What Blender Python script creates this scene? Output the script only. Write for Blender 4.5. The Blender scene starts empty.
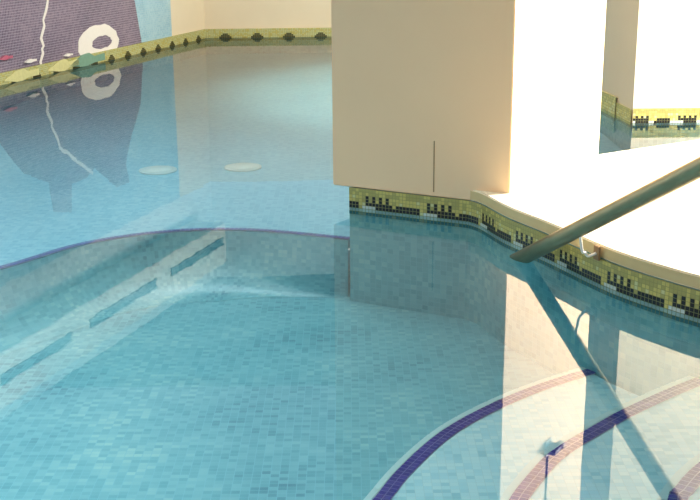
import bpy, bmesh, math, random
from mathutils import Vector, Matrix
random.seed(7)
S = bpy.context.scene
COL = S.collection

# ---------------------------------------------------------------- camera
CAM_H, FPX, PITCH, ROLL = 1.85, 1160.0, math.radians(16.2), math.radians(0.43)
cd = bpy.data.cameras.new('camera'); cam = bpy.data.objects.new('camera', cd); COL.objects.link(cam)
cd.sensor_width = 36.0; cd.lens = 36.0*FPX/700.0; cd.clip_end = 200
fw = Vector((0, math.cos(PITCH), -math.sin(PITCH))); rt = Vector((1, 0, 0)); up = rt.cross(fw)
cr, sr = math.cos(ROLL), math.sin(ROLL)
M = Matrix((rt*cr - up*sr, up*cr + rt*sr, -fw)).transposed()
cam.matrix_world = Matrix.Translation((0, 0, CAM_H)) @ M.to_4x4()
S.camera = cam

# ---------------------------------------------------------------- world, large lights, exposure
W = bpy.data.worlds.new('world'); S.world = W; W.use_nodes = True
bg = W.node_tree.nodes['Background']; bg.inputs[0].default_value = (0.93, 0.96, 1.0, 1); bg.inputs[1].default_value = 0.54

def area(name, loc, target, sx, sy, power, col):
    l = bpy.data.lights.new(name, 'AREA'); l.shape = 'RECTANGLE'; l.size = sx; l.size_y = sy
    l.energy = power; l.color = col
    o = bpy.data.objects.new(name, l); COL.objects.link(o); o.location = loc
    o.rotation_euler = (Vector(target)-Vector(loc)).to_track_quat('-Z', 'Y').to_euler()
    return o
pool_fill = area('overhead_fill', (-2.9, 4.0, 6.5), (-2.6, 4.2, -0.6), 3.0, 3.0, 98, (0.98, 0.98, 1.0)); pool_fill.data.spread = math.radians(70)  # added fill that brightens the near pool floor; no skylight is built
shelf_fill = area('overhead_fill', (-1.3, 9.0, 6.5), (-1.0, 9.2, -0.3), 3.0, 2.0, 62, (0.97, 0.98, 1.0)); shelf_fill.data.spread = math.radians(80)  # second added fill, only there to lighten the shelf
area('assumed_side_daylight', (7.1, 9.2, 3.3), (0.8, 6.8, 0.0), 2.2, 1.5, 3300, (1.0, 0.945, 0.85))  # bare area light for daylight assumed from the right, out of view; no window built
area('far_end_fill', (1.7, 14.4, 3.75), (-1.3, 14.6, 0.0), 1.0, 1.0, 420, (1.0, 0.90, 0.76))  # added fill for the far walls and shelf; no lamp hangs here
S.view_settings.view_transform = 'Standard'; S.view_settings.look = 'None'
S.view_settings.gamma = 1.0; S.view_settings.use_curve_mapping = False
S.view_settings.exposure = 0.0

# ---------------------------------------------------------------- helpers
def lin(r, g, b):
    f = lambda c: (c/255/12.92) if c/255 <= 0.04045 else ((c/255+0.055)/1.055)**2.4
    return (f(r), f(g), f(b), 1.0)

def ray(px, py):
    u, v = px-350, py-250
    u2, v2 = u*cr - v*sr, u*sr + v*cr
    return fw*FPX + rt*u2 - up*v2

def at(px, py, z=0.0):
    d = ray(px, py); t = (z-CAM_H)/d.z
    return Vector((t*d.x, t*d.y, z))

def on_wall(px, py, a, b, mirrored=False):
    """where the sight line (or the one the water mirrors) meets the upright plane through a-b"""
    d = ray(px, py); o = Vector((0, 0, CAM_H))
    if mirrored:
        d = Vector((d.x, d.y, -d.z)); o = Vector((0, 0, -CAM_H))
    ax, ay = a; dx, dy = b[0]-ax, b[1]-ay
    n = Vector((-dy, dx, 0)); t = (Vector((ax, ay, 0))-o).dot(n)/d.dot(n)
    return o + t*d

def mesh_obj(name, verts, faces, mats, parent=None, mi=None, uvs=None, smooth=False):
    me = bpy.data.meshes.new(name); me.from_pydata([tuple(v) for v in verts], [], faces)
    for m in (mats if isinstance(mats, (list, tuple)) else [mats]): me.materials.append(m)
    if mi:
        for p, k in zip(me.polygons, mi): p.material_index = k
    if uvs:
        ul = me.uv_layers.new(name='UVMap')
        for lp in me.loops: ul.data[lp.index].uv = uvs[lp.vertex_index]
    if smooth:
        for p in me.polygons: p.use_smooth = True
    me.validate(); me.update()
    o = bpy.data.objects.new(name, me); COL.objects.link(o)
    if parent: o.parent = parent
    return o

def tag(o, label=None, cat=None, group=None, kind=None):
    if label: o['label'] = label
    if cat: o['category'] = cat
    if group: o['group'] = group
    if kind: o['kind'] = kind
    return o

def empty(name, loc=(0, 0, 0)):
    o = bpy.data.objects.new(name, None); COL.objects.link(o); o.location = loc; o.empty_display_size = 0.1
    return o

def part(o, root):
    """parent keeping the part where it stands (its coordinates are world coordinates)"""
    o.parent = root; o.matrix_parent_inverse = Matrix.Translation(-root.location) if root.type == 'EMPTY' else Matrix()
    return o

def prism(name, pts, z0, z1, mat, mi_side=None, bevel=0.0):
    n = len(pts)
    v = [(p[0], p[1], z0) for p in pts] + [(p[0], p[1], z1) for p in pts]
    f = [list(range(n))[::-1], list(range(n, 2*n))]
    f += [[i, (i+1) % n, n+(i+1) % n, n+i] for i in range(n)]
    sl = [0.02]
    for i in range(1, n): sl.append(sl[-1]+math.hypot(pts[i][0]-pts[i-1][0], pts[i][1]-pts[i-1][1]))
    o = mesh_obj(name, v, f, mat, None, None, [(q, z0) for q in sl]+[(q, z1) for q in sl])
    bm = bmesh.new(); bm.from_mesh(o.data); bmesh.ops.recalc_face_normals(bm, faces=bm.faces)
    if mi_side is not None:
        for fc in bm.faces:
            if abs(fc.normal.z) < 0.5: fc.material_index = mi_side
    if bevel:
        es = [e for e in bm.edges if len(e.link_faces) == 2 and e.calc_face_angle(0) > 0.6]
        bmesh.ops.bevel(bm, geom=es, offset=bevel, segments=2, affect='EDGES', clamp_overlap=True)
    bm.to_mesh(o.data); bm.free()
    return o

def box(name, c, sx, sy, sz, mat, ang=0.0, bevel=0.0):
    ca, sa = math.cos(ang), math.sin(ang)
    pts = [(c[0]+x*sx/2*ca-y*sy/2*sa, c[1]+x*sx/2*sa+y*sy/2*ca) for x, y in ((-1,-1),(1,-1),(1,1),(-1,1))]
    return prism(name, pts, c[2]-sz/2, c[2]+sz/2, mat, bevel=bevel)

def spline(pts, per=8):
    out = []
    P = [Vector(p) for p in pts]; P = [P[0]*2-P[1]] + P + [P[-1]*2-P[-2]]
    for i in range(1, len(P)-2):
        for k in range(per):
            t = k/per
            out.append(0.5*((2*P[i]) + (P[i+1]-P[i-1])*t + (2*P[i-1]-5*P[i]+4*P[i+1]-P[i+2])*t*t + (-P[i-1]+3*P[i]-3*P[i+1]+P[i+2])*t**3))
    out.append(P[-2].copy())
    return out

def resample(pts, step):
    P = [Vector(p) for p in pts]; L = [0]
    for a, b in zip(P, P[1:]): L.append(L[-1]+(b-a).length)
    n = max(1, int(round(L[-1]/step))); out = []; j = 0
    for k in range(n+1):
        s = L[-1]*k/n
        while j < len(P)-2 and L[j+1] < s: j += 1
        t = (s-L[j])/max(1e-9, L[j+1]-L[j]); out.append(P[j].lerp(P[j+1], t))
    return out

def offset(pts, d):
    """shift a plan polyline sideways (to the right of its direction for d > 0)"""
    out = []
    for i, p in enumerate(pts):
        t = (pts[min(i+1, len(pts)-1)]-pts[max(i-1, 0)]).normalized()
        out.append(p+Vector((t.y, -t.x))*d)
    return out

def tube(name, pts, r, mat, seg=14, cap=True):
    P = [Vector(p) for p in pts]; v = []; f = []; nrm = None
    for i, p in enumerate(P):
        t = (P[min(i+1, len(P)-1)]-P[max(i-1, 0)]).normalized()
        if nrm is None:
            nrm = t.orthogonal().normalized()
        nrm = (nrm - t*nrm.dot(t)).normalized(); b = t.cross(nrm)
        for k in range(seg):
            a = 2*math.pi*k/seg; v.append(p + (nrm*math.cos(a)+b*math.sin(a))*r)
    for i in range(len(P)-1):
        for k in range(seg):
            f.append([i*seg+k, i*seg+(k+1) % seg, (i+1)*seg+(k+1) % seg, (i+1)*seg+k])
    if cap:
        f.append(list(range(seg))[::-1]); f.append([(len(P)-1)*seg+k for k in range(seg)])
    return mesh_obj(name, v, f, mat, smooth=True)

# ---------------------------------------------------------------- materials
def new_mat(name):
    m = bpy.data.materials.new(name); m.use_nodes = True
    return m, m.node_tree, m.node_tree.nodes['Principled BSDF']

def plain(name, rgb, rough=0.5, metal=0.0, var=0.06, scale=6.0, bump=0.0):
    m, nt, b = new_mat(name); N, L = nt.nodes, nt.links
    g = N.new('ShaderNodeNewGeometry')
    nz = N.new('ShaderNodeTexNoise'); nz.inputs['Scale'].default_value = scale; nz.inputs['Detail'].default_value = 4
    L.new(g.outputs['Position'], nz.inputs['Vector'])
    c = lin(*rgb); mx = N.new('ShaderNodeMix'); mx.data_type = 'RGBA'
    mx.inputs[6].default_value = tuple(x*(1-var) for x in c[:3])+(1,)
    mx.inputs[7].default_value = tuple(min(1, x*(1+var)) for x in c[:3])+(1,)
    L.new(nz.outputs[0], mx.inputs[0]); L.new(mx.outputs[2], b.inputs['Base Color'])
    b.inputs['Roughness'].default_value = rough; b.inputs['Metallic'].default_value = metal
    if bump:
        bp = N.new('ShaderNodeBump'); bp.inputs['Strength'].default_value = bump; bp.inputs['Distance'].default_value = 0.01
        L.new(nz.outputs[0], bp.inputs['Height']); L.new(bp.outputs[0], b.inputs['Normal'])
    return m

def mosaic(name, stops, tile=0.03, grout=(150, 190, 200), uv=False, rough=0.35, gw=0.10, big=0.35, bigscale=1.3, row=1.0):
    """small square glass tiles, each with its own tint, thin grout between"""
    m, nt, b = new_mat(name); N, L = nt.nodes, nt.links
    if uv: src = N.new('ShaderNodeUVMap').outputs[0]
    else: src = N.new('ShaderNodeNewGeometry').outputs['Position']
    sc = N.new('ShaderNodeVectorMath'); sc.operation = 'MULTIPLY'; sc.inputs[1].default_value = (1/tile, 1/(tile*row), 0 if not uv else 0)
    L.new(src, sc.inputs[0])
    fl = N.new('ShaderNodeVectorMath'); fl.operation = 'FLOOR'; L.new(sc.outputs[0], fl.inputs[0])
    wn = N.new('ShaderNodeTexWhiteNoise'); wn.noise_dimensions = '2D'; L.new(fl.outputs[0], wn.inputs['Vector'])
    nz = N.new('ShaderNodeTexNoise'); nz.inputs['Scale'].default_value = bigscale; nz.inputs['Detail'].default_value = 5
    L.new(src, nz.inputs['Vector'])
    mr = N.new('ShaderNodeMapRange'); mr.inputs[1].default_value = 0.3; mr.inputs[2].default_value = 0.7; L.new(nz.outputs[0], mr.inputs[0])
    mx = N.new('ShaderNodeMix'); mx.inputs[0].default_value = big
    L.new(wn.outputs[0], mx.inputs[2]); L.new(mr.outputs[0], mx.inputs[3])
    rp = N.new('ShaderNodeValToRGB'); e = rp.color_ramp.elements
    for i, (p, c) in enumerate(stops):
        if i < 2: e[i].position = p; e[i].color = lin(*c)
        else: q = e.new(p); q.color = lin(*c)
    L.new(mx.outputs[0], rp.inputs[0])
    fr = N.new('ShaderNodeVectorMath'); fr.operation = 'FRACTION'; L.new(sc.outputs[0], fr.inputs[0])
    sp = N.new('ShaderNodeSeparateXYZ'); L.new(fr.outputs[0], sp.inputs[0])
    mn = N.new('ShaderNodeMath'); mn.operation = 'MINIMUM'; L.new(sp.outputs[0], mn.inputs[0]); L.new(sp.outputs[1], mn.inputs[1])
    lt = N.new('ShaderNodeMath'); lt.operation = 'LESS_THAN'; lt.inputs[1].default_value = gw; L.new(mn.outputs[0], lt.inputs[0])
    gm = N.new('ShaderNodeMix'); gm.data_type = 'RGBA'; gm.inputs[7].default_value = lin(*grout)
    L.new(lt.outputs[0], gm.inputs[0]); L.new(rp.outputs[0], gm.inputs[6]); L.new(gm.outputs[2], b.inputs['Base Color'])
    b.inputs['Roughness'].default_value = rough
    return m

m_plaster = plain('cream_plaster', (226, 212, 186), 0.7, var=0.04, scale=3)
m_upper = plain('pale_upper_wall_paint', (214, 226, 230), 0.7, var=0.04, scale=2)
m_pillar = plain('beige_pillar_paint', (238, 205, 164), 0.7, var=0.04, scale=2.2, bump=0.05)
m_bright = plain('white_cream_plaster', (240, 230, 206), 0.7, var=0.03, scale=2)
m_shaded = plain('shaded_return_plaster', (186, 174, 150), 0.75, var=0.04, scale=3)  # shade of the wall's side face is put into this darker plaster colour
m_ceil = plain('ceiling_paint', (150, 160, 160), 0.9, var=0.05, scale=1)
m_deck = plain('pale_stone_deck', (238, 226, 196), 0.55, var=0.08, scale=5)
m_coping = plain('sandstone_coping', (206, 184, 134), 0.6, var=0.10, scale=9, bump=0.1)
m_pool = mosaic('turquoise_mosaic', [(0.0, (76, 136, 152)), (0.30, (104, 170, 180)), (0.7, (128, 188, 194)), (1.0, (162, 206, 202))], 0.042, grout=(130, 190, 200), gw=0.07, row=0.75, big=0.5)
m_shelf = mosaic('pale_blue_mosaic', [(0.0, (112, 174, 196)), (0.5, (136, 192, 208)), (1.0, (162, 208, 218))], 0.042, grout=(150, 200, 215), gw=0.07)
m_step = mosaic('pale_aqua_mosaic', [(0.0, (136, 194, 204)), (0.4, (178, 222, 228)), (1.0, (212, 236, 234))], 0.038, grout=(182, 214, 214), gw=0.05, row=0.8)
m_poolwall = mosaic('turquoise_wall_mosaic', [(0.0, (76, 136, 152)), (0.30, (104, 170, 180)), (0.7, (128, 188, 194)), (1.0, (162, 206, 202))], 0.042, grout=(130, 190, 200), gw=0.07, row=0.75, big=0.5, uv=True)
m_riser = mosaic('bank_teal_mosaic', [(0.0, (76, 136, 152)), (0.30, (104, 170, 180)), (0.7, (128, 188, 194)), (1.0, (162, 206, 202))], 0.042, grout=(122, 184, 196), uv=True, gw=0.05, row=0.75, big=0.5)
m_mural = mosaic('mural_sky_blue_mosaic', [(0.0, (128, 174, 200)), (0.5, (152, 194, 214)), (1.0, (178, 210, 222))], 0.03, grout=(180, 205, 215), uv=True, big=0.6, bigscale=2)
m_whale = mosaic('mural_plum_mosaic', [(0.0, (72, 60, 86)), (0.45, (102, 86, 112)), (1.0, (140, 122, 142))], 0.03, grout=(176, 166, 180), uv=True, gw=0.16, big=0.55, bigscale=2.2)
m_ring = plain('mural_white_tile', (240, 234, 228), 0.4, var=0.05, scale=30)
m_fishy = plain('mural_yellow_tile', (214, 210, 150), 0.4, var=0.14, scale=25)
m_teal = plain('mural_teal_tile', (120, 160, 140), 0.4, var=0.14, scale=25)
m_red = plain('mural_rose_tile', (190, 96, 120), 0.4, var=0.1, scale=25)
T_Y1 = plain('border_yellow_tile', (196, 186, 104), 0.35, var=0.12, scale=30)
T_Y2 = plain('border_olive_yellow_tile', (166, 160, 92), 0.35, var=0.12, scale=30)
T_Y3 = plain('border_pale_lime_tile', (196, 198, 142), 0.35, var=0.1, scale=30)
T_K = plain('border_black_tile', (34, 30, 30), 0.3, var=0.2, scale=30)
T_W = plain('border_pale_tile', (196, 206, 196), 0.35, var=0.08, scale=30)
T_G = plain('border_grout', (150, 150, 96), 0.8)
T_D = plain('border_dark_olive_tile', (70, 70, 42), 0.35, var=0.15, scale=30)
T_TEAL = plain('border_teal_tile', (80, 128, 130), 0.35, var=0.12, scale=30)
m_navy = plain('navy_tile', (50, 40, 140), 0.3, var=0.25, scale=40)
m_navy2 = plain('indigo_tile', (78, 66, 158), 0.3, var=0.2, scale=40)
m_navyg = plain('pale_violet_grout', (168, 166, 206), 0.7)
m_nosing = plain('pale_nosing_tile', (196, 222, 220), 0.4, var=0.08, scale=14)
m_steel = plain('brushed_steel', (164, 148, 116), 0.4, 0.9, var=0.12, scale=18)
m_white = plain('white_enamel', (244, 240, 228), 0.35)
m_plate = plain('tarnished_plate', (150, 118, 84), 0.5, 0.3, var=0.15, scale=20)
m_seam = plain('seam_joint_line', (150, 122, 88), 0.8)  # own tone of the thin joint in the pillar face
m_bulk = plain('white_bulkhead_paint', (240, 236, 222), 0.7, var=0.03)
m_slot = plain('grille_dark_interior', (40, 52, 52), 0.8)
m_slat = plain('grille_grey_metal', (120, 128, 124), 0.5, 0.2)
m_drain = plain('white_plastic', (232, 236, 226), 0.4, var=0.03)
m_fix = plain('dark_plastic', (44, 40, 48), 0.45)
m_fixm = plain('light_grey_metal', (205, 205, 210), 0.3, 0.6)

def water_mat():
    m = bpy.data.materials.new('pool_water'); m.use_nodes = True; nt = m.node_tree; N, L = nt.nodes, nt.links
    N.clear(); out = N.new('ShaderNodeOutputMaterial')
    tr = N.new('ShaderNodeBsdfTransparent'); tr.inputs[0].default_value = (0.86, 0.97, 0.985, 1)
    gl = N.new('ShaderNodeBsdfGlossy'); gl.inputs['Roughness'].default_value = 0.012
    fr = N.new('ShaderNodeFresnel'); fr.inputs['IOR'].default_value = 1.50
    mx = N.new('ShaderNodeMixShader')
    g = N.new('ShaderNodeNewGeometry'); mp = N.new('ShaderNodeMapping'); mp.inputs['Scale'].default_value = (1.4, 2.2, 1)
    nz = N.new('ShaderNodeTexNoise'); nz.inputs['Scale'].default_value = 1.6; nz.inputs['Detail'].default_value = 2
    bp = N.new('ShaderNodeBump'); bp.inputs['Strength'].default_value = 0.015; bp.inputs['Distance'].default_value = 0.02
    L.new(g.outputs['Position'], mp.inputs[0]); L.new(mp.outputs[0], nz.inputs['Vector']); L.new(nz.outputs[0], bp.inputs['Height'])
    L.new(bp.outputs[0], gl.inputs['Normal'])
    L.new(fr.outputs[0], mx.inputs[0]); L.new(tr.outputs[0], mx.inputs[1]); L.new(gl.outputs[0], mx.inputs[2])
    L.new(mx.outputs[0], out.inputs[0])
    return m
m_water = water_mat()

# ---------------------------------------------------------------- plan of the place (metres, water at z = 0)
A = Vector((-2.23, 18.27)); LW0 = Vector((-3.97, 13.20)); ldir = (LW0-A).normalized()      # left wall from the far corner towards us
LEND = A+ldir*19.0
BR = Vector((2.35, 18.45))                                                                # far right end of back wall
GC = Vector((2.57, 10.43)); GM = Vector((2.53, 10.86)); GF = Vector((2.45, 11.6))          # shaded return of the right wall
CEIL = 3.9; ZUP = 2.3; DEEP = -0.65; SHELF = -0.25; DECK = 0.205; BH = 0.132
PA, PB, PC, PD = Vector((-0.11, 7.445)), Vector((0.97, 6.865)), Vector((1.755, 8.03)), Vector((0.67, 8.62))   # pillar
fdir = (PB-PA).normalized()

def upright(name, pts, zs, mats, mi, parent=None):
    """wall strip along a plan polyline with horizontal bands between the heights zs"""
    v = []; uv = []; f = []; k = []; s = 0
    for i, p in enumerate(pts):
        if i: s += (Vector(p)-Vector(pts[i-1])).length
        for z in zs: v.append((p[0], p[1], z)); uv.append((s, z))
    n = len(zs)
    for i in range(len(pts)-1):
        for j in range(n-1):
            f.append([i*n+j, (i+1)*n+j, (i+1)*n+j+1, i*n+j+1]); k.append(mi[j])
    return mesh_obj(name, v, f, mats, parent, k, uv)

# ---------------------------------------------------------------- shell
tag(upright('wall_left', [A, LEND], [DEEP, 0, ZUP, CEIL], [m_poolwall, m_plaster, m_upper], [0, 1, 2]), kind='structure')
tag(upright('wall_back', [BR, A], [DEEP, 0, ZUP, CEIL], [m_poolwall, m_plaster, m_upper], [0, 1, 2]), kind='structure')
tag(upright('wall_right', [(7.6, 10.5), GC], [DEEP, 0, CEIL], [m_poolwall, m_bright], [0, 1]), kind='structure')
tag(upright('wall_return', [GC, GM, GF, BR], [DEEP, 0, CEIL], [m_poolwall, m_shaded], [0, 1]), kind='structure')
tag(mesh_obj('floor', [(-9.5, 0.4, DEEP), (4.2, 0.4, DEEP), (4.2, 8.6, DEEP), (-9.5, 8.6, DEEP)], [[0, 1, 2, 3]], m_pool), kind='structure')
cl = [(-10, 14.0), (7.6, 14.0), (7.6, 19), (-10, 19)]
tag(prism('ceiling', cl, CEIL, CEIL+0.15, m_ceil), kind='structure')

# raised shelf behind the thin navy line
sh = spline([(-9.3, 4.6), (-6.0, 4.9), (-4.0, 5.4), (-2.85, 6.1), (-2.16, 6.85), (-1.75, 7.40), (-1.23, 7.69), (-0.68, 7.71), (-0.01, 7.47)], 8)
sh = [Vector((p[0], p[1])) for p in sh]
poly = sh + [Vector(p) for p in ((0.5, 8.34), (1.1, 8.2), (1.78, 8.1), (2.6, 8.6), (5.4, 10.4), (2.5, 10.4), (2.4, 18.6), (-2.2, 18.6), (-9.3, 6))]
shelf = tag(prism('pool_shelf', poly, SHELF-0.06, SHELF, m_shelf), kind='structure')
shc = sh; cv = []; cf = []; cuv = []; NC = 9
for q in range(NC):                                                  # coved bank running out into the deep floor
    a = math.pi/2*q/(NC-1); dd = 0.012+0.34*(1-math.cos(a)); zz = SHELF-0.004-(SHELF-DEEP-0.006)*math.sin(a)
    for p in [u.lerp(w_, min(1.0, (u-sh[-1]).length/0.9)) for u, w_ in zip(offset(shc, 0.01), offset(shc, dd))]: cv.append((p.x, p.y, zz))
for q in range(NC-1):
    for k in range(len(shc)-1): cf.append([q*len(shc)+k, q*len(shc)+k+1, (q+1)*len(shc)+k+1, (q+1)*len(shc)+k])
rs = mesh_obj('riser', cv, cf, m_riser, None, None, [(0.11*(i_ % len(shc)), 0.09*(i_//len(shc))) for i_ in range(len(cv))], smooth=True); part(rs, shelf)
def tile_strip(name, line, d0, d1, z, step, rows, mats, groutm, pick, th=0.004):
    """tiles laid flat along a curve, from offset d0 to d1"""
    C0 = resample(line, step); v = []; f = []; k = []
    a = offset(C0, d0); b = offset(C0, d1)
    for i in range(len(C0)-1):                                        # grout bed
        q = len(v); v += [(*a[i], z), (*a[i+1], z), (*b[i+1], z), (*b[i], z)]; f.append([q, q+1, q+2, q+3]); k.append(len(mats))
        for r in range(rows):
            t0, t1 = (r+0.06)/rows, (r+0.94)/rows
            c = [a[i].lerp(b[i], t0), a[i+1].lerp(b[i+1], t0), a[i+1].lerp(b[i+1], t1), a[i].lerp(b[i], t1)]
            lo = [c[0].lerp(c[1], 0.06), c[0].lerp(c[1], 0.94), c[3].lerp(c[2], 0.94), c[3].lerp(c[2], 0.06)]
            q = len(v); v += [(*p, z+th) for p in lo]; f.append([q, q+1, q+2, q+3]); k.append(pick(i, r))
    return mesh_obj(name, v, f, list(mats)+[groutm], None, k)
ln = tile_strip('edge_line', sh, 0.0, -0.055, SHELF+0.003, 0.03, 2, [m_navy, m_navy2], m_navyg, lambda i, r: random.random() < .3)
tag(ln, 'thin navy tile line'); part(ln, shelf)

# curved steps in the corner, cut off where they meet the pool wall
edge = [(0.74, 6.995), (0.81, 6.88), (0.92, 6.55), (1.10, 6.17), (1.25, 5.81), (1.36, 5.58), (1.51, 5.35), (1.66, 5.16), (2.0, 4.80), (2.5, 4.48), (3.2, 4.25), (4.2, 4.1)]
edge = [Vector((p[0], p[1])) for p in spline(edge, 6)]
EDGE_IN = offset(edge, 0.012)
def clip_to_wall(c):
    out = [c[0]]
    for a, b in zip(c, c[1:]):
        for p, q in zip(EDGE_IN, EDGE_IN[1:]):
            d = b-a; e = q-p; den = d.x*e.y-d.y*e.x
            if abs(den) < 1e-9: continue
            t = ((p.x-a.x)*e.y-(p.y-a.y)*e.x)/den; u = ((p.x-a.x)*d.y-(p.y-a.y)*d.x)/den
            if 0 <= t <= 1 and 0 <= u <= 1: out.append(a+d*t); return out
        out.append(b)
    return out
steps = [
 (-0.50, [(-0.30, 0.5), (-0.32, 2.2), (-0.26, 3.2), (-0.12, 3.95), (0.05, 4.35), (0.19, 4.67), (0.42, 5.06), (0.75, 5.42), (1.1, 5.70), (1.5, 5.95)],
  'widest and lowest curved pool step with navy tile edge', m_step),
 (-0.30, [(0.40, 0.5), (0.36, 2.2), (0.40, 3.2), (0.50, 3.75), (0.56, 3.97), (0.67, 4.19), (0.80, 4.40), (1.02, 4.64), (1.24, 4.86), (1.63, 5.18), (2.0, 5.4)],
  'middle curved pool step with navy tile edge under the handrail', m_step),
 (-0.12, [(0.95, 0.5), (0.90, 2.2), (0.93, 3.1), (1.06, 3.63), (1.12, 3.74), (1.21, 3.87), (1.32, 3.99), (1.60, 4.25), (2.0, 4.5), (2.6, 4.75)],
  'highest pool step, just under water in the bottom right corner', m_step)]
zprev = DEEP
for z, pts, lab, mm in steps:
    c = [Vector((p[0], p[1])) for p in spline(pts, 6)]
    st = empty('pool_step', (c[0].x+1.0, 3.0, zprev))
    tag(st, lab, 'pool step', 'curved pool steps in the corner')
    c = clip_to_wall(c)
    j = min(range(len(EDGE_IN)), key=lambda q: (EDGE_IN[q]-c[-1]).length)
    body = c + [e for e in EDGE_IN[j+1:] if e.x < 4.1] + [Vector((4.1, 4.0)), Vector((4.1, 0.5))]
    part(prism('tread', body, zprev+0.006, z, [mm, mm]), st)
    nb = tile_strip('nosing', c, 0.0, 0.035, z+0.003, 0.12, 1, [m_nosing], m_nosing, lambda i, r: 0)
    part(nb, st); tag(nb, 'pale rounded outer lip')
    eb = tile_strip('tile_edge', c, 0.035, 0.105, z+0.003, 0.033, 2, [m_navy, m_navy2], m_navyg, lambda i, r: random.random() < .3)
    part(eb, st); tag(eb, 'two rows of navy tiles')
    zprev = z

# ---------------------------------------------------------------- deck with coping
back = [Vector(p) for p in ((7.4, 4.0), (7.4, 10.3), (5.48, 10.3), (4.2, 9.52), (2.62, 8.56), (1.78, 8.05), (1.2, 7.5))]
tag(prism('deck', edge + back, BH+0.002, DECK, [m_deck, m_coping], mi_side=1, bevel=0.008), kind='structure')
base_pts = [Vector((0.0, 7.385)), Vector((0.74, 6.99))]
pool_side = base_pts[:1] + [base_pts[0].lerp(base_pts[1], t/4) for t in range(1, 4)] + edge
tag(prism('wall_pool', pool_side + back + [Vector((0.55, 8.3))], DEEP, BH, m_poolwall), kind='structure')

# ---------------------------------------------------------------- tile borders along the waterline
NEAR = {3: '..........#.#.#.#.', 2: '..........#.#.#.#.', 1: '.#######..########', 0: '########.wwww#####', -1: 'wwwwwwwwwwwwwwwwww'}
NEAR2 = {2: '..........#.#.#.#.', 1: '..#####...#######.', 0: 'w######wwwww#####w', -1: 'wwwwwwwwwwwwwwwwww'}
FAR = {2: '...###............', 1: '..#####...........', 0: '.#######..........', -1: 'gggggggggggggggggg'}
def border(name, line, h, pat, step=0.0242, rows=6, below=2, phase=0, dark=T_K, out=0.006, pale=False):
    C0 = offset(resample(line, step), out); v = []; f = []; k = []
    mats = [T_Y1, T_Y2, T_Y3, dark, T_W, T_G, T_TEAL]; rh = h/rows; s = 0
    for i in range(len(C0)-1):
        a, b = C0[i], C0[i+1]
        q = len(v); v += [(*a, -below*rh), (*b, -below*rh), (*b, h), (*a, h)]; f.append([q, q+1, q+2, q+3]); k.append(5)
        nn = Vector(((b-a).y, -(b-a).x)).normalized()*0.003
        for r in range(-below, rows):
            p = pat.get(r); ch = p[(i+phase) % len(p)] if p else '.'
            if ch == '#': m = 3
            elif ch == 'w': m = 4
            elif ch == 'g' or r < -1: m = 6
            elif pale: m = 2 if random.random() < .7 else 0
            else: m = (1 if random.random() < .75 else 0) if r >= rows-2 else (0 if random.random() < .6 else (2 if random.random() < .5 else 1))
            z0, z1 = rh*(r+.07), rh*(r+.93)
            a2, b2 = a.lerp(b, .07)+nn, a.lerp(b, .93)+nn
            q = len(v); v += [(*a2, z0), (*b2, z0), (*b2, z1), (*a2, z1)]; f.append([q, q+1, q+2, q+3]); k.append(m)
    # ledge on top, back to the wall
    back_ = offset(resample(line, step), -0.002)
    for i in range(len(C0)-1):
        q = len(v); v += [(*C0[i], h), (*C0[i+1], h), (*back_[i+1], h), (*back_[i], h)]; f.append([q, q+1, q+2, q+3]); k.append(1)
    return tag(mesh_obj(name, v, f, mats, None, k), kind='structure')
border('trim_1', pool_side, BH, NEAR, phase=5)
border('trim_2', [LEND, A], 0.135, FAR, phase=6, dark=T_D, out=0.03, pale=True)
border('trim_3', [A, BR], 0.135, FAR, step=0.0275, phase=11, dark=T_D, out=0.03, pale=True)
border('trim_4', [GC, Vector((7.6, 10.5))], 0.135, NEAR2, phase=11, out=0.012)
border('trim_5', [GM, GC], 0.12, {}, out=0.012)
border('trim_6', [GF, GM], 0.165, {}, out=0.02)

# ---------------------------------------------------------------- pillar
pil = empty('pillar', ((PA.x+PC.x)/2, (PA.y+PC.y)/2, BH+0.002))
tag(pil, 'big beige square pillar on the pool edge with one brightly lit side', 'pillar')
part(prism('shaft', [PA, PB, PC, PD], BH+0.002, CEIL, m_pillar, bevel=0.006), pil)
sp0 = on_wall(434, 192, PA, PB); sp1 = on_wall(434, 141, PA, PB); nf = Vector((-(fdir.y)*-1, -fdir.x, 0)).normalized()
nf = Vector((fdir.y, -fdir.x, 0))
sm = box('seam', ((sp0.x+sp1.x)/2+nf.x*0.0005, (sp0.y+sp1.y)/2+nf.y*0.0005, (sp0.z+sp1.z)/2), 0.007, 0.003, abs(sp1.z-sp0.z), m_seam, math.atan2(fdir.y, fdir.x))
part(sm, pil); tag(sm, 'thin upright joint line near the foot')

# small fixture with a cable on the lit side of the pillar (seen mirrored in the water)
sdir = (PC-PB).normalized(); ns = Vector((sdir.y, -sdir.x, 0)); sang = math.atan2(sdir.y, sdir.x)
F = on_wall(547, 447, PB, PC, True)
fx = empty('wall_fixture', F)
tag(fx, 'small dark fixture on a cable on the lit pillar side, mirrored in the water', 'wall fixture')
b1 = box('housing', F+ns*0.045, 0.12, 0.085, 0.055, m_fix, sang, 0.012); part(b1, fx)
b2 = box('back_plate', F+ns*0.008, 0.10, 0.012, 0.12, m_fixm, sang, 0.003); part(b2, fx)
lens = tube('lens', [F+ns*0.06+Vector((sdir.x, sdir.y, 0))*0.07, F+ns*0.06+Vector((sdir.x, sdir.y, 0))*0.105], 0.03, m_fixm, 16); lens.parent = b1
cb = tube('cable', [F+ns*0.006+Vector((0, 0, 0.05)), F+ns*0.006+Vector((0, 0, CEIL-F.z))], 0.006, m_slat, 8); part(cb, fx)

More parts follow.
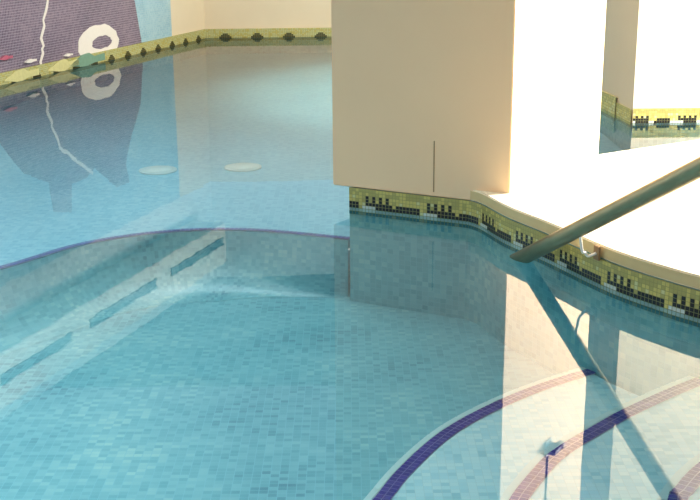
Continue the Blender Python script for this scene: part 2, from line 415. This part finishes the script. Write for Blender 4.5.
# ---------------------------------------------------------------- handrail
R0 = at(521, 258.2, 0.0); g1 = at(593, 293, 0.0); d1 = ray(593, 221.7)
R1 = Vector((0, 0, CAM_H)) + d1*(math.hypot(g1.x, g1.y)/math.hypot(d1.x, d1.y))
rdir = (R1-R0).normalized(); RE = R0+rdir*2.05
rp = [R0-rdir*0.02, R0+rdir*0.5, R1, RE]
arc = spline([RE, RE+rdir*0.2+Vector((0.03, 0, -0.01)), RE+Vector((0.28, -0.12, 0.12)), RE+Vector((0.46, 0.02, 0.04)), RE+Vector((0.54, 0.2, -0.2)), Vector((RE.x+0.55, RE.y+0.24, 0.5)), Vector((RE.x+0.55, RE.y+0.24, DECK+0.01))], 6)
FOOT = Vector((RE.x+0.55, RE.y+0.24, DECK))
hr = empty('handrail', FOOT)
tag(hr, 'slanting steel pool handrail running down from the bright deck into the water', 'handrail')
rail = tube('rail', [Vector(p) for p in rp]+arc[1:], 0.043, m_steel, 20)
for vv in rail.data.vertices[:20]:                                   # the low end is cut level, just under the water
    vv.co += rdir*((-0.006-vv.co.z)/rdir.z)
part(rail, hr)
part(tube('floor_flange', [FOOT+Vector((0, 0, 0.001)), FOOT+Vector((0, 0, 0.02))], 0.07, m_steel, 24), hr)
wp = Vector((1.275, 5.715, 0.165))
t = 0.84; rb = R0.lerp(R1, t)
edir = Vector((0.40, -0.92, 0)); en = Vector((-0.92, -0.40, 0))
wp = wp + en*0.012
el = Vector((wp.x, wp.y, 0.148)) + en*0.055 - edir*0.02
br = tube('bracket_rod', spline([rb-Vector((0, 0, 0.03)), Vector((rb.x, rb.y, rb.z-0.09)).lerp(el, .5), el+Vector((0, 0, 0.02)), el-en*0.02, wp-en*0.0], 6), 0.0075, m_white, 10)
tag(br, 'thin white bent rod'); part(br, hr)
pl = box('mounting_plate', wp-en*0.004, 0.05, 0.012, 0.075, m_plate, math.atan2(edir.y, edir.x), 0.003); pl.parent = br; pl.matrix_parent_inverse = Matrix(); tag(pl, 'small brown plate on the coping')

# ---------------------------------------------------------------- mural on the left wall
wn = Vector((-ldir.y, ldir.x)); wn = wn if wn.x > 0 else -wn
w3 = Vector((wn.x, wn.y, 0))
def W(px, py, mir=False): return on_wall(px, py, A, LEND, mir)
def relief(name, pts, d0, d1, mat, hole=None):
    """flat inlay standing d1 proud of the wall, outline given in points on the wall"""
    n = len(pts); lo = [p+w3*d0 for p in pts]; hi = [p+w3*d1 for p in pts]
    uv = [((Vector((p.x, p.y))-A).length, p.z) for p in pts]*2
    f = [[i, (i+1) % n, n+(i+1) % n, n+i] for i in range(n)]
    if hole is None: f.append(list(range(n, 2*n))); return mesh_obj(name, lo+hi, f, mat, None, None, uv)
    m = len(hole); base = 2*n
    lo2 = [p+w3*d0 for p in hole]; hi2 = [p+w3*d1 for p in hole]
    f += [[base+i, base+(i+1) % m, base+m+(i+1) % m, base+m+i] for i in range(m)]
    f += [[n+i, n+(i+1) % n, base+m+(i+1) % n, base+m+i] for i in range(n)]
    uv += [((Vector((p.x, p.y))-A).length, p.z) for p in hole]*2
    return mesh_obj(name, lo+hi+lo2+hi2, f, mat, None, None, uv)
s172 = (Vector(W(172, 44)[:2])-A).length
def ws(s, z): q = A+ldir*s; return Vector((q.x, q.y, z))
mural = empty('mosaic_mural', ws(s172+4, 0.1))
tag(mural, 'mosaic mural of a dark plum sea creature on pale blue on the left wall', 'mural')
part(relief('background', [ws(s172, 0.0), ws(17.5, 0.0), ws(17.5, ZUP), ws(s172, ZUP)], 0.0, 0.006, m_mural), mural)
figm = [(142, 66), (141, 84), (140, 104), (135, 122), (130, 138), (125, 164), (129, 182), (116, 187), (104, 176), (94, 168), (86, 177), (71, 184), (71, 213), (53, 211), (48, 182), (36, 178), (24, 174), (12, 160), (0, 144)]
fig = [W(x, y, True) for x, y in figm]
z_end = fig[-1].z; s_end = (Vector(fig[-1][:2])-A).length
fig += [ws(s_end+0.8, z_end*0.72), ws(s_end+1.6, z_end*0.45), ws(s_end+2.6, 0.25), ws(s_end+2.8, 0.0)]
s0 = (Vector(fig[0][:2])-A).length
fig.append(ws(s0, 0.0))
part(relief('creature', fig, 0.006, 0.012, m_whale), mural)
# white ring
import itertools
def ell(cx, cz, rx, rz, n, jit):
    random.seed(3); return [ws(cx+rx*math.cos(2*math.pi*i/n)*(1+random.uniform(-jit, jit)), max(0.0, cz+rz*math.sin(2*math.pi*i/n)*(1+random.uniform(-jit, jit)))) for i in range(n)]
r0 = (Vector(W(120, 54)[:2])-A).length; r1 = (Vector(W(81, 65)[:2])-A).length
cxs = (r0+r1)/2; rx = abs(r1-r0)/2
rg = relief('ring', ell(cxs+0.06, 0.25, rx*1.02, 0.235, 26, 0.06), 0.012, 0.018, m_ring, ell(cxs-0.02, 0.25, rx*0.5, 0.085, 26, 0.12)); part(rg, mural); tag(rg, 'irregular white ring')
# white line
def ribbon(name, pts, w, mat):
    v = []; f = []; uv = []
    for i, p in enumerate(pts):
        t = (pts[min(i+1, len(pts)-1)]-pts[max(i-1, 0)]).normalized(); n = t.cross(w3).normalized()
        ww = w*(0.8+0.4*random.random())
        v += [p+n*ww/2+w3*0.012, p-n*ww/2+w3*0.012, p+n*ww/2+w3*0.017, p-n*ww/2+w3*0.017]
    for i in range(len(pts)-1):
        a, b = i*4, i*4+4
        f += [[a+2, b+2, b+3, a+3], [a, b, b+2, a+2], [a+1, a+3, b+3, b+1]]
    return mesh_obj(name, v, f, mat)
lp = [W(x, y, True) for x, y in [(40, 78), (44, 92), (46, 104), (50, 122), (55, 138), (63, 150), (74, 161), (86, 168), (92, 173)]]
rl = ribbon('white_line', [ws((Vector(lp[0][:2])-A).length, 0.0)]+[p+Vector((0, 0, random.uniform(-.02, .02)))+Vector((ldir.x, ldir.y, 0))*random.uniform(-.03, .03) for p in spline(lp, 3)], 0.045, m_ring); part(rl, mural); tag(rl, 'thin wavering white line')
# small tile fish over the border
def tile_fish(cx, cy, k, mat, name):
    c = W(cx, cy); s = (Vector(c[:2])-A).length
    o = relief(name, [ws(s+q*k, max(0.0, c.z+z*k)) for q, z in ((0.55, -0.02), (0.15, 0.11), (-0.1, 0.13), (-0.25, 0.06), (-0.6, 0.07), (-0.6, -0.05), (-0.25, -0.05), (-0.05, -0.10), (0.15, -0.09))], 0.0, 0.042, mat)
    part(o, mural); return o
tile_fish(18, 76, 0.62, m_fishy, 'yellow_fish'); tile_fish(60, 66, 0.62, m_fishy, 'yellow_fish'); tile_fish(84, 61, 0.75, m_teal, 'teal_fish')
tile_fish(3, 58, 0.22, m_red, 'rose_patch')
tile_fish(28, 61, 0.2, m_ring, 'white_spot'); tile_fish(66, 55, 0.16, m_ring, 'white_spot')

# ---------------------------------------------------------------- bulkhead under the ceiling and its three grilles (mirrored in the water)
BO = 0.55
bA = A+wn*BO; bB = LEND+wn*BO
bs0 = (on_wall(226, 247, bA, bB, True)); s_b = (Vector(bs0[:2])-bA).dot(ldir)
bz = [on_wall(120, y, bA, bB, True).z for y in (284, 332)]
z0b, z1b = min(bz), max(bz)
p0 = A+ldir*s_b
tag(prism('trim_7', [p0+wn*BO, p0+wn*0.001, A+ldir*18+wn*0.001, A+ldir*18+wn*BO], z0b, min(CEIL-0.001, z1b), m_bulk, bevel=0.01), kind='structure')
zc = (z0b+z1b)/2
LAB = {0: 'dark slotted air grille on the pale bulkhead, the one nearest the far corner', 1: 'dark slotted air grille in the middle of the pale bulkhead', 2: 'dark slotted air grille on the pale bulkhead at the left edge, farthest from the corner'}
for i, (xa, ya, xb, yb) in enumerate([(222, 239, 171, 274), (155, 280, 90, 326), (70, 336, 1, 381)]):
    qa, qb = on_wall(xa, ya, bA, bB, True), on_wall(xb, yb, bA, bB, True)
    sa, sb = (Vector(qa[:2])-bA).dot(ldir), (Vector(qb[:2])-bA).dot(ldir)
    zz = (qa.z+qb.z)/2; hgt = 0.10; Ln = abs(sb-sa); mid = bA+ldir*(sa+sb)/2; an = math.atan2(ldir.y, ldir.x)
    g = empty('air_grille', (mid.x, mid.y, zz)); tag(g, LAB[i], 'air grille', 'air grilles on the bulkhead')
    part(box('backing', (mid.x+wn.x*0.004, mid.y+wn.y*0.004, zz), Ln, 0.008, hgt, m_slot, an), g)
    for dz in (-1, 1): part(box('frame', (mid.x+wn.x*0.015, mid.y+wn.y*0.015, zz+dz*hgt/2), Ln+0.03, 0.03, 0.02, m_slat, an), g)
    for k in range(3): part(box('slat', (mid.x+wn.x*0.014, mid.y+wn.y*0.014, zz-hgt/2+hgt*(k+1)/4), Ln, 0.012, 0.012, m_slat, an), g)

# ---------------------------------------------------------------- drain covers on the shelf
for (x, y), lab in (((158, 171), 'round white cover on the pool bottom below the left wall'), ((243, 168), 'round white cover on the pool bottom before the cream back wall')):
    p = at(x, y, SHELF); e = empty('drain_cover', p); tag(e, lab, 'drain cover', 'round covers on the pool bottom')
    part(tube('rim', [p+Vector((0, 0, 0.001)), p+Vector((0, 0, 0.014))], 0.16, m_drain, 32), e)
    part(tube('dome', [p+Vector((0, 0, 0.014)), p+Vector((0, 0, 0.02))], 0.13, m_drain, 32), e)

# ---------------------------------------------------------------- water
WP = [(-9.6, 0.4), (4.2, 0.4)] + [(4.2, 4.1)] + [tuple(p) for p in reversed(offset(edge, 0.004))] + [(0.74, 6.99), (0.0, 7.385), (0.5, 8.3), (1.78, 8.05), (2.62, 8.56), (4.2, 9.52), (5.48, 10.3), (5.5, 10.47), (2.57, 10.43), (2.53, 10.86), (2.45, 11.6), (2.35, 18.45), (-2.23, 18.27), (-8.7, 0.4)]
WP = WP[1:]
w = mesh_obj('water', [(p[0], p[1], 0.0) for p in WP], [list(range(len(WP)))], m_water)
tag(w, 'still clear blue pool water mirroring the walls and pillar', 'water', kind='stuff')
